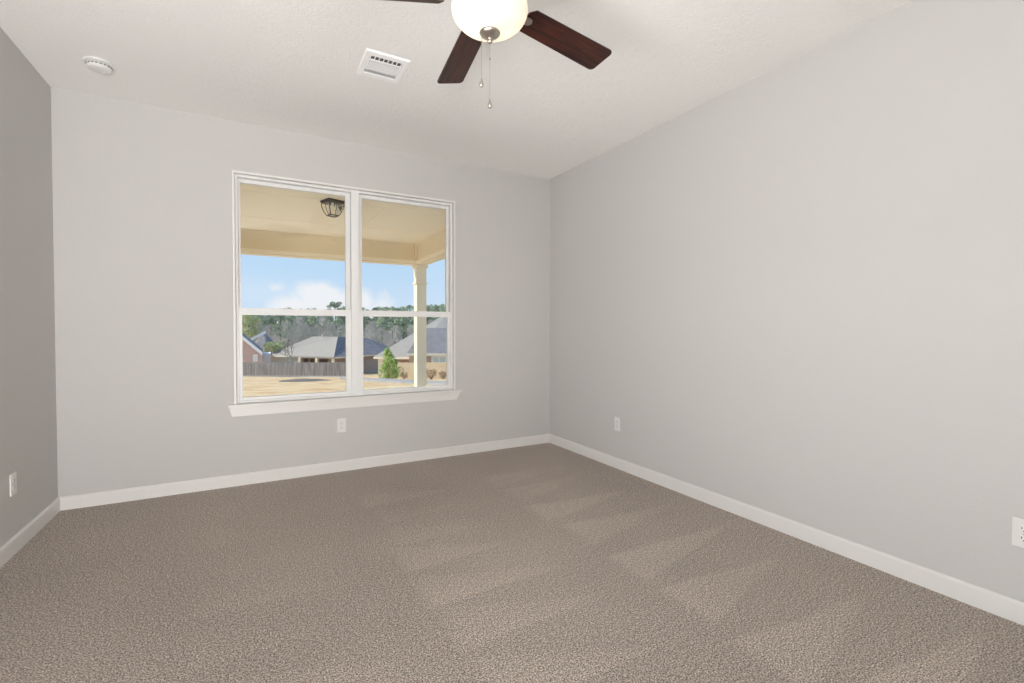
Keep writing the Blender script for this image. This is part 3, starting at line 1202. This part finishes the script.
def line_fence(name, p0, p1, height, m, label, cat, post_every, board=0.14, gap=0.012, group=None):
    root = empty(name, p0, label, cat, group)
    d = p1 - p0
    n = max(1, round(d.length / post_every))
    u = Vector((d.x, d.y, 0)).normalized()
    w = Vector((-u.y, u.x, 0))
    for i in range(n + 1):
        q = d * (i / n)
        bm = NB()
        tube(bm, [q + Vector((0, 0, -0.3)), q + Vector((0, 0, height + 0.05))], 0.07, 4)
        bm_obj('post', bm, m, root)
    bm = NB()
    nb = int(d.length / board)
    for i in range(nb):
        q = d * ((i + 0.5) / nb)
        hh = height - 0.04 * ((i * 7) % 3) / 2
        a = q - u * (board - gap) / 2 - w * 0.09
        prism(bm, [a, a + u * (board - gap), a + u * (board - gap) + Vector((0, 0, hh)), a + Vector((0, 0, hh))], w * 0.03)
    bm_obj('board_panel', fix(bm), m, root)
    bm = NB()
    for hz_ in (0.35, height * 0.55, height - 0.25):
        a = Vector((0, 0, hz_)) - w * 0.05
        prism(bm, [a, a + w * 0.05, a + w * 0.05 + Vector((0, 0, 0.09)), a + Vector((0, 0, 0.09))], d)
    bm_obj('rails', fix(bm), m, root)
    return root


line_fence('wooden_fence', X(205, 60.5), X(346, 59.0), 1.80, M['fencewood'], 'weathered grey board fence across the far end of the lawn',
           'fence', 2.4)
f2 = line_fence('tan_fence', X(398, 37.5), X(470, 36.0), 1.32, M['tanfence'], 'tan board fence with dark posts in front of the brick house', 'fence', 0.95 * 3, board=0.2, gap=0.004)


# ---- houses
def poly_walls(bm, pts, z0, z1):
    prism(bm, [Vector((p.x, p.y, z0)) for p in pts], (0, 0, z1 - z0))


def slab_face(bm, pts, th=0.18):
    prism(bm, pts, (0, 0, -th))


def house_window(parent, px0, px1, y0z, y1z, D, m, frame=True):
    """window standing on a wall at depth D"""
    a = X(px0, D, y0z)
    b = X(px1, D, y0z)
    o = parent.location
    bm = NB()
    prism(bm, [a - o, b - o, b - o + Vector((0, 0, y1z - y0z)), a - o + Vector((0, 0, y1z - y0z))], F2 * 0.08)
    pane = bm_obj('window', fix(bm), m, parent)
    if frame:
        bm = NB()
        u = (b - a)
        t_ = 0.09
        un = u.normalized()
        H_ = Vector((0, 0, y1z - y0z))
        for (s, e_, ww) in ((a - un * t_, a, H_), (b, b + un * t_, H_), (a - un * t_ + H_, b + un * t_ + H_, Vector((0, 0, t_))),
                            (a - un * t_ - Vector((0, 0, t_)), b + un * t_ - Vector((0, 0, t_)), Vector((0, 0, t_)))):
            prism(bm, [s - o, e_ - o, e_ - o + ww, s - o + ww], -F2 * 0.05)
        mid = (a + b) / 2
        prism(bm, [mid - un * 0.04 - o, mid + un * 0.04 - o, mid + un * 0.04 - o + H_, mid - un * 0.04 - o + H_], -F2 * 0.04)
        bm_obj('window_frame', fix(bm), M['white'], pane)
    return pane


def hz_of(y, D):
    return CAM.z - (y - 327.8) / FPX * D


# main house beyond the fence
EZ, RZ = hz_of(357.4, 72), hz_of(337, 78)
o = X(320, 78, -6.4)
h1 = empty('hip_roof_house', o, 'low cream house with broad tan hip roof behind the grey fence', 'house')
A = X(312.5, 79, RZ); B = X(337.8, 78, RZ); C = X(333.8, 72, EZ); E_ = X(267, 77, EZ); G = X(388, 82, EZ); H = X(368, 85, RZ - 0.4)
Eb = E_ + F2 * 14; Gb = G + F2 * 9; Eb.z = EZ; Gb.z = EZ
bm = NB()
for q in ((E_, C, B, A), (E_, A, Eb), (A, B, H, Gb, Eb)):
    bm.faces.new([bm.verts.new(v - o) for v in q])
for q in (((E_, C)),):
    prism(bm, [E_ - o, C - o, C - o - Vector((0, 0, .22)), E_ - o - Vector((0, 0, .22))], F2 * 0.3)
bmesh.ops.remove_doubles(bm, verts=bm.verts[:], dist=0.001)
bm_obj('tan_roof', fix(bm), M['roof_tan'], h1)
bm = NB()
for q in ((C, G, H, B), (G, Gb, H)):
    bm.faces.new([bm.verts.new(v - o) for v in q])
bmesh.ops.remove_doubles(bm, verts=bm.verts[:], dist=0.001)
r2 = bm_obj('shaded_roof_slope', fix(bm), M['roof_dark'], h1)  # shaded side of the hip roof, its shade put into the colour
r2['label'] = 'right slope of the hip roof, coloured dark for shade'
bm = NB()
prism(bm, [X(268, 76.8, EZ - .25) - o, X(334, 72.2, EZ - .25) - o, X(334, 72.2, EZ - .02) - o, X(268, 76.8, EZ - .02) - o], F2 * 0.3)
prism(bm, [X(334, 72.2, EZ - .25) - o, X(388, 82.2, EZ - .25) - o, X(388, 82.2, EZ - .02) - o, X(334, 72.2, EZ - .02) - o], F2 * 0.3)
bm_obj('fascia', fix(bm), M['cream'], h1)
# porch wall set back 2 m, flush left wall, right brick wall
wl = [X(298, 76.4), X(333, 74.6), X(385, 83.5), X(385, 92), X(275, 92), X(275, 78)]
bm = NB()
poly_walls(bm, [Vector((v.x, v.y, 0)) - Vector((o.x, o.y, 0)) for v in wl], -0.4, EZ - 0.2 - o.z)
bm_obj('wall', fix(bm), M['purplebrick'], h1)
bm = NB()
wl = [X(270, 77.3), X(299, 75.4), X(299, 77.5), X(270, 80)]
poly_walls(bm, [Vector((v.x, v.y, 0)) - Vector((o.x, o.y, 0)) for v in wl], -0.4, EZ - 0.2 - o.z)
bm_obj('cream_wall', fix(bm), M['cream'], h1)
for px, D in ((299.5, 74.3), (316.5, 73.4), (333.0, 72.5), (347, 75.5)):
    q = X(px, D) - o
    bm = NB()
    tube(bm, [Vector((q.x, q.y, -0.4)), Vector((q.x, q.y, EZ - .2 - o.z))], 0.22, 4)
    bm_obj('porch_post', bm, M['cream'], h1)
for px0, px1, D in ((303, 308, 75.9), (309.5, 314, 75.6), (319, 328, 75.0)):
    house_window(h1, px0, px1, EZ - 1.9, EZ - 0.5, D - 0.15, M['darkglass'], False)
bm = NB()
q = X(322, 77.6, RZ - .2) - o
tube(bm, [q, q + Vector((0, 0, .55))], 0.10, 6)
bm_obj('roof_vent_pipe', bm, M['white'], h1)

# pink brick gable house at the left edge
D0 = 66.0
EZ2, AZ2 = hz_of(353.8, D0), hz_of(335.0, D0)
o = X(240, D0 + 5, terr(D0))
h2 = empty('pink_brick_house', o, 'pink brick house with white gable trim at the left edge of the window', 'house')
gl_, gr_, ga_ = X(217, D0, EZ2), X(262.6, D0, EZ2), X(239.5, D0, AZ2)
bm = NB()
DIR2 = (F2 + R2 * (259 - 512) / FPX)
base = [X(219, D0 + .3, -6.6), X(261, D0 + .3, -6.6), X(261, D0 + .3, EZ2 + .1), X(239.5, D0 + .3, AZ2 - .15), X(219, D0 + .3, EZ2 + .1)]
prism(bm, [v - o for v in base], DIR2 * 10)
bm_obj('brick_wall', fix(bm), M['pinkbrick'], h2)
bm = NB()
for s_ in (gl_, gr_):
    prism(bm, [s_ - o, ga_ - o, ga_ - o + Vector((0, 0, .2)), s_ - o + Vector((0, 0, .2))], DIR2 * 11)
bm_obj('roof', fix(bm), M['roof_dark'], h2)
bm = NB()
for s_ in (gl_, gr_):
    q = [s_ - o - Vector((0, 0, .25)), ga_ - o - Vector((0, 0, .25)), ga_ - o + Vector((0, 0, .22)), s_ - o + Vector((0, 0, .22))]
    prism(bm, [v - F2 * 0.1 for v in q], -F2 * 0.12)
bm_obj('gable_trim', fix(bm), M['white'], h2)
bm = NB()
wl = [X(261.5, 70.5), X(270.5, 70.5), X(270.5, 74.5), X(261.5, 74.5)]
poly_walls(bm, [Vector((v.x, v.y, 0)) - Vector((o.x, o.y, 0)) for v in wl], -1.0, hz_of(353.8, 70.5) - o.z)
gw = bm_obj('garage_wall', fix(bm), M['white'], h2)
gw['label'] = 'white garage wall'
house_window(h2, 253.5, 257.2, hz_of(361.5, D0), hz_of(355.5, D0), D0 + .15, M['white'])

# dark roofed house behind it with a white garage wall
D0 = 80.0
o = X(264, D0 + 5, terr(D0))
h3 = empty('dark_roof_house', o, 'house with slate blue roof and white wall behind the pink brick house', 'house')
EZ3, AZ3 = hz_of(353.5, D0), hz_of(334.5, D0 + 4)
e0, e1 = X(247, D0, EZ3), X(281, D0, EZ3)
e2, e3 = X(281, D0 + 11, EZ3), X(247, D0 + 11, EZ3)
t0, t1 = X(262.5, D0 + 3.5, AZ3), X(266.5, D0 + 6, AZ3)
bm = NB()
for q in ((e0, e1, t0), (e1, e2, t1, t0), (e2, e3, t1), (e3, e0, t0, t1)):
    bm.faces.new([bm.verts.new(v - o) for v in q])
bmesh.ops.remove_doubles(bm, verts=bm.verts[:], dist=0.001)
bm_obj('roof', fix(bm), M['roof_dark'], h3)
bm = NB()
g0, g1 = X(249, D0 - .2, hz_of(342, D0)), X(264.6, D0 + 3.2, AZ3 + .1)
prism(bm, [g0 - o, g1 - o, g1 - o + Vector((0, 0, .45)), g0 - o + Vector((0, 0, .45))], F2 * 0.3)
bm_obj('gable_trim', fix(bm), M['white'], h3)
bm = NB()
wl = [X(249, D0 + .4), X(279, D0 + .4), X(279, D0 + 10), X(249, D0 + 10)]
poly_walls(bm, [Vector((v.x, v.y, 0)) - Vector((o.x, o.y, 0)) for v in wl], -0.6, EZ3 - o.z)
bm_obj('white_wall', fix(bm), M['white'], h3)

# large brick house on the right
D0 = 45.0
o = X(420, D0 + 6, terr(D0 + 3) - .3)
h4 = empty('brick_house', o, 'large brick house with steep grey roof beyond the porch column', 'house')
EZ4 = hz_of(357.0, D0)
PK = X(447, D0 + 8, hz_of(313.5, D0 + 8))
PK2 = X(475, D0 + 9, hz_of(313.5, D0 + 8))
q0, q1, q2_, q3 = X(373.5, D0, EZ4), X(412, D0 - .6, EZ4), X(500, D0 + 20, EZ4), X(392, D0 + 18, EZ4)
q4 = X(480, D0 - 1, EZ4)
bm = NB()
for q in ((q0, q1, PK), (q1, q4, PK2, PK), (q4, q2_, PK2), (q2_, q3, PK, PK2), (q3, q0, PK)):
    bm.faces.new([bm.verts.new(v - o) for v in q])
bmesh.ops.remove_doubles(bm, verts=bm.verts[:], dist=0.001)
bm_obj('main_roof', fix(bm), M['roof_tan'], h4)
DW = 41.0
EZ5, RZ5 = hz_of(353.6, DW), hz_of(328.2, DW + 3.5)
a0_, a1_ = X(407, DW, EZ5), X(475, DW, EZ5)
b0_, b1_ = X(424, DW + 3.5, RZ5), X(468, DW + 3.5, RZ5)
c0_, c1_ = X(409, DW + 8, EZ5), X(475, DW + 8, EZ5)
bm = NB()
for q in ((a0_, a1_, b1_, b0_), (a1_, c1_, b1_), (a0_, b0_, c0_), (c0_, b0_, b1_, c1_), (a0_, c0_, c1_, a1_)):
    bm.faces.new([bm.verts.new(v - o) for v in q])
bmesh.ops.remove_doubles(bm, verts=bm.verts[:], dist=0.001)
rw = bm_obj('wing_roof', fix(bm), M['roof_dark'], h4)  # dark shingles paint the shade on the wing's near slope
rw['label'] = 'roof of the front wing, coloured dark for shade'
for (s_, e_) in ((q0, q1), (a0_, a1_)):
    bm = NB()
    prism(bm, [s_ - o - F2 * .05, e_ - o - F2 * .05, e_ - o - F2 * .05 - Vector((0, 0, .2)), s_ - o - F2 * .05 - Vector((0, 0, .2))], F2 * .25)
    bm_obj('fascia', fix(bm), M['cream'], h4)
bm = NB()
wl = [X(409, DW + .4), X(473, DW + .4), X(473, DW + 14), X(409, DW + 14)]
poly_walls(bm, [Vector((v.x, v.y, 0)) - Vector((o.x, o.y, 0)) for v in wl], -0.3, EZ5 - .1 - o.z)
wl = [X(385, D0 + .5), X(409, D0 + .5), X(409, D0 + 12), X(385, D0 + 12)]
poly_walls(bm, [Vector((v.x, v.y, 0)) - Vector((o.x, o.y, 0)) for v in wl], -0.3, EZ4 - .1 - o.z)
bm_obj('brick_wall', fix(bm), M['purplebrick'], h4)
bm = NB()
wl = [X(378, D0 + .2), X(386, D0 + .2), X(386, D0 + 5), X(378, D0 + 5)]
poly_walls(bm, [Vector((v.x, v.y, 0)) - Vector((o.x, o.y, 0)) for v in wl], -0.3, EZ4 - .1 - o.z)
bm_obj('cream_wall', fix(bm), M['cream'], h4)
house_window(h4, 432.5, 445.5, hz_of(365.5, DW), hz_of(357.5, DW), DW + .3, M['paleglass'])


# ---- trees
def leaves(bm, cen, rad, n, size, rnd, squash=1.0):
    for _ in range(n):
        while True:
            v = Vector((rnd.uniform(-1, 1), rnd.uniform(-1, 1), rnd.uniform(-1, 1)))
            if 0.05 < v.length < 1:
                break
        v = v.normalized() * (v.length ** 0.5)
        p = Vector(cen) + Vector((v.x * rad, v.y * rad, v.z * rad * squash))
        a = Vector((rnd.uniform(-1, 1), rnd.uniform(-1, 1), rnd.uniform(-1, 1))).normalized()
        b = a.cross(Vector((rnd.uniform(-1, 1), rnd.uniform(-1, 1), rnd.uniform(-1, 1)))).normalized()
        s = size * rnd.uniform(0.6, 1.3)
        bm.faces.new([bm.verts.new(p + a * s), bm.verts.new(p + b * s * 0.7), bm.verts.new(p - a * s), bm.verts.new(p - b * s * 0.7)])


def branches(bm, p, d, ln, r, depth, rnd, seg=4, up=0.25, tp=0.6):
    q = p + d * ln
    tube(bm, [p, p + d * ln * 0.5 + Vector((rnd.uniform(-1, 1), rnd.uniform(-1, 1), 0)) * ln * 0.05, q], [r, r * 0.85, r * 0.65], seg)
    if depth == 0:
        return
    for k in range(rnd.choice((2, 3, 3))):
        ax = Vector((rnd.uniform(-1, 1), rnd.uniform(-1, 1), rnd.uniform(-.3, .5))).normalized()
        nd = (d + ax * 0.75 + Vector((0, 0, up))).normalized()
        branches(bm, p + d * ln * rnd.uniform(0.6, 1.0), nd, ln * rnd.uniform(0.62, 0.82), r * tp, depth - 1, rnd, 3, up, tp)


def copy_tree(root, loc, rz, sc, label=None, group=None):
    r = root.copy()
    COL.objects.link(r)
    r.location = loc
    r.rotation_euler = (0, 0, rz)
    r.scale = (sc, sc, sc)
    if label:
        r['label'] = label
    if group:
        r['group'] = group
    for ch in [c for c in root.children]:
        c = ch.copy()
        COL.objects.link(c)
        c.parent = r
    return r


def make_pine(seed, mname='pine'):
    rnd = random.Random(seed)
    root = empty('pine_tree', (0, 0, 0))
    bm = NB()
    tube(bm, [(0, 0, -0.5), (0.1, 0, 5), (0, 0.1, 12.0)], [0.22, 0.17, 0.05], 6)
    for k in range(10):
        a = rnd.uniform(0, 6.28)
        z = rnd.uniform(5, 11.5)
        l_ = 2.4 * (1 - (z - 5) / 11)
        tube(bm, [(0, 0, z), (l_ * math.cos(a), l_ * math.sin(a), z + 0.5)], [0.07, 0.03], 4)
    bm_obj('trunk', bm, M['bark'], root)
    bm = NB()
    for k in range(26):
        z = rnd.uniform(3.5, 12.6)
        f = 1 - (z - 3.5) / 10.5
        rr = (0.6 + 2.2 * f) * rnd.uniform(0.3, 1)
        a = rnd.uniform(0, 6.28)
        leaves(bm, (rr * math.cos(a), rr * math.sin(a), z), rnd.uniform(0.7, 1.25), 60, 0.26, rnd, 0.6)
    leaves(bm, (0, 0, 12.6), 0.7, 60, 0.22, rnd, 1.0)
    bm_obj('crown', bm, M[mname], root)
    return root


def make_bare(seed):
    rnd = random.Random(seed)
    root = empty('bare_tree', (0, 0, 0))
    bm = NB()
    branches(bm, Vector((0, 0, -0.3)), Vector((0, 0, 1)), 2.3, 0.2, 6, rnd, 5, 0.22, 0.72)
    bm_obj('branches', bm, M['twig'], root)
    bm = NB()
    for _ in range(1500):
        a = rnd.uniform(0, 6.28)
        z = rnd.uniform(2.2, 10.3)
        w = 2.3 * math.sin(math.pi * min(1, max(0.05, (z - 1.2) / 9.6))) ** 0.7
        rr = w * math.sqrt(rnd.random())
        p = Vector((rr * math.cos(a), rr * math.sin(a), z))
        d = (Vector((p.x, p.y, 0)) * 0.35 + Vector((rnd.uniform(-1, 1), rnd.uniform(-1, 1), rnd.uniform(0.2, 1.6)))).normalized()
        u = d.cross(Vector((rnd.uniform(-1, 1), rnd.uniform(-1, 1), 0.1))).normalized() * 0.035
        q = p + d * rnd.uniform(0.4, 0.9)
        bm.faces.new([bm.verts.new(p - u), bm.verts.new(p + u), bm.verts.new(q)])
    bm_obj('twigs', bm, M['twig'], root)
    return root


rt = random.Random(21)
pines = [make_pine(s) for s in (1, 2, 3, 4)]
bares = [make_bare(s) for s in (11, 12, 13)]
PG = 'evergreen trees of the wooded ridge'
BG = 'leafless trees below the ridge'
PL = 'tall green pine tree standing in the wooded ridge behind the houses'
BL = 'grey leafless tree in the belt of trees between houses and pines'
used = set()


planted = []


def put(pool, D, px, h, base_h, label, group):
    i = rt.randrange(len(pool))
    root = pool[i]
    loc = X(px, D)
    sc = h / base_h
    rad = (2.9 if pool is pines else 3.3) * sc
    if any((loc - q).length < rad + r_ for q, r_ in planted):
        return None
    planted.append((loc, rad))
    if (label, i) in used:
        return copy_tree(root, loc, rt.uniform(0, 6.28), sc, label, group)
    used.add((label, i))
    root.location = loc
    root.rotation_euler = (0, 0, rt.uniform(0, 6.28))
    root.scale = (sc, sc, sc)
    root['label'] = label
    root['group'] = group
    root['category'] = 'tree'
    return root


def ridge_top(px):
    """row of the photograph's tree line at a column"""
    return 307.5 - 3.0 * max(0, min(1, (px - 330) / 90.0)) + 3.0 * (1 - max(0, min(1, (px - 240) / 70.0))) 


for D, step in ((292, 11.5), (261, 12.5), (233, 14), (208, 15.5), (187, 17.5), (167, 19.5), (148, 22)):
    px = 196.0
    while px < 500:
        top = ridge_top(px) + (0 if D > 160 else 5 if D > 140 else 13)
        h = hz_of(top + rt.uniform(-0.5, 3.5), D) - terr(D)
        put(pines, D + rt.uniform(-2, 2), px, h, 13.2, PL, PG)
        px += step * rt.uniform(0.98, 1.12)
for D, step, top0 in ((136, 23.0, 318), (129, 25, 321), (120, 27, 324), (111, 29, 328), (102, 31, 333)):
    px = 205.0 if D > 115 else 268.0
    while px < 480:
        h = hz_of(top0 + rt.uniform(-3, 4), D) - terr(D)
        put(bares, D + rt.uniform(-2, 2), px, h, 10.5, BL, BG)
        px += step * rt.uniform(0.92, 1.08)

# particular trees
rnd = random.Random(5)
root = empty('umbrella_pine', X(335, 150), 'lone pine rising above the tree line left of the mullion', 'tree')
hh = hz_of(300.5, 150) - terr(150)
bm = NB()
tube(bm, [(0, 0, -.5), (0.2, 0, hh * .5), (0, 0, hh - .6)], [.25, .2, .1], 6)
for k in range(6):
    a = k * 1.1
    tube(bm, [(0, 0, hh - 2.2 + .2 * k), (1.6 * math.cos(a), 1.6 * math.sin(a), hh - 1.4 + .1 * k)], [.08, .04], 4)
bm_obj('trunk', bm, M['bark'], root)
bm = NB()
for k in range(10):
    a = k * 0.63
    rr = 1.7 if k % 2 else 1.0
    leaves(bm, (rr * math.cos(a), rr * math.sin(a), hh - 1.0 - .5 * (k % 3)), 0.75, 60, 0.22, rnd, 0.6)
bm_obj('crown', bm, M['pine'], root)

root = empty('round_tree', X(275, 78.5), 'round yellow-green tree crown beside the slate roof', 'tree')
bm = NB()
cz = hz_of(347.5, 78.5) - terr(78.5)
tube(bm, [(0, 0, -.3), (0, 0, cz)], [.2, .12], 6)
bm_obj('trunk', bm, M['bark'], root)
bm = NB()
for k in range(14):
    a = k * 2.4
    leaves(bm, (1.0 * math.cos(a), 1.0 * math.sin(a), cz + rnd.uniform(-.7, .6)), 0.85, 130, 0.13, rnd, 0.8)
bm_obj('crown', bm, M['olive'], root)

root = empty('broadleaf_tree', X(249, 108), 'yellow-green tree standing above the pink brick house', 'tree')
cz = hz_of(325, 108) - terr(108)
bm = NB()
tube(bm, [(0, 0, -.3), (0, 0, cz)], [.3, .15], 6)
bm_obj('trunk', bm, M['bark'], root)
bm = NB()
for k in range(22):
    a = k * 2.4
    leaves(bm, (1.9 * math.cos(a) * rnd.random(), 1.9 * math.sin(a), cz + rnd.uniform(-3.0, 2.2)), 1.1, 110, 0.2, rnd, 0.7)
bm_obj('crown', bm, M['olive'], root)

root = empty('young_bare_tree', X(290.5, 64), 'slender leafless tree in front of the tan hip roof', 'tree')
bm = NB()
rb2 = random.Random(8)
branches(bm, Vector((0, 0, -.2)), Vector((0.02, 0, 1)), 2.1, 0.13, 5, rb2, 5, 0.30, 0.68)
hmax = max(v.co.z for v in bm.verts)
sc = (hz_of(340, 64) - terr(64)) / hmax
bmesh.ops.scale(bm, vec=(sc * 0.9, sc * 0.9, sc), verts=bm.verts[:])
bm_obj('branches', bm, M['palebark'], root)

# bright evergreen by the path
root = empty('evergreen_shrub', X(388.5, 33), 'bright green conical shrub on the slope left of the porch column', 'shrub')
bm = NB()
tube(bm, [(0, 0, -.2), (0, 0, 1.9)], [.05, .02], 6)
bm_obj('stem', bm, M['bark'], root)
bm = NB()
for k in range(46):
    z = 0.18 + 1.95 * (k / 45)
    f = (1 - k / 45)
    rr = (0.14 + 0.66 * f ** 0.9 + (0.22 if 0.5 < f < 0.95 and k % 3 == 0 else 0)) * rnd.uniform(0.4, 1.05)
    a = rnd.uniform(0, 6.28)
    leaves(bm, (rr * math.cos(a), rr * math.sin(a), z), 0.13 + 0.16 * f, 45, 0.065, rnd, 1.3)
bm_obj('foliage', bm, M['bush'], root)

# dry shrubs along the tan fence
dg = 'dry shrubs before the tan fence'
base = None
for i, (px, D, h_) in enumerate(((431, 34.5, 0.85), (443, 35.6, 0.7), (404, 36.0, 0.6))):
    lab = ['brown dry shrub between the porch column and the fence post', 'brown dry shrub at the far right of the tan fence',
           'brown dry shrub between the conical evergreen and the porch column'][i]
    if base is None:
        root = empty('dry_shrub', X(px, D), lab, 'shrub', dg)
        bm = NB()
        for k in range(14):
            a = k * 2.4
            tube(bm, [(0, 0, -.05), (0.4 * math.cos(a), 0.4 * math.sin(a), 0.5 + 0.02 * k)], [0.02, 0.008], 4)
        bm_obj('stems', bm, M['bark'], root)
        bm = NB()
        for k in range(16):
            a = rnd.uniform(0, 6.28)
            leaves(bm, (0.34 * math.cos(a), 0.34 * math.sin(a), rnd.uniform(.2, .8)), 0.2, 35, 0.05, rnd)
        bm_obj('foliage', bm, M['dryleaf'], root)
        base = root
    else:
        root = copy_tree(base, X(px, D), i * 1.3, 1.0, lab, dg)
    root.scale = (h_, h_, h_)
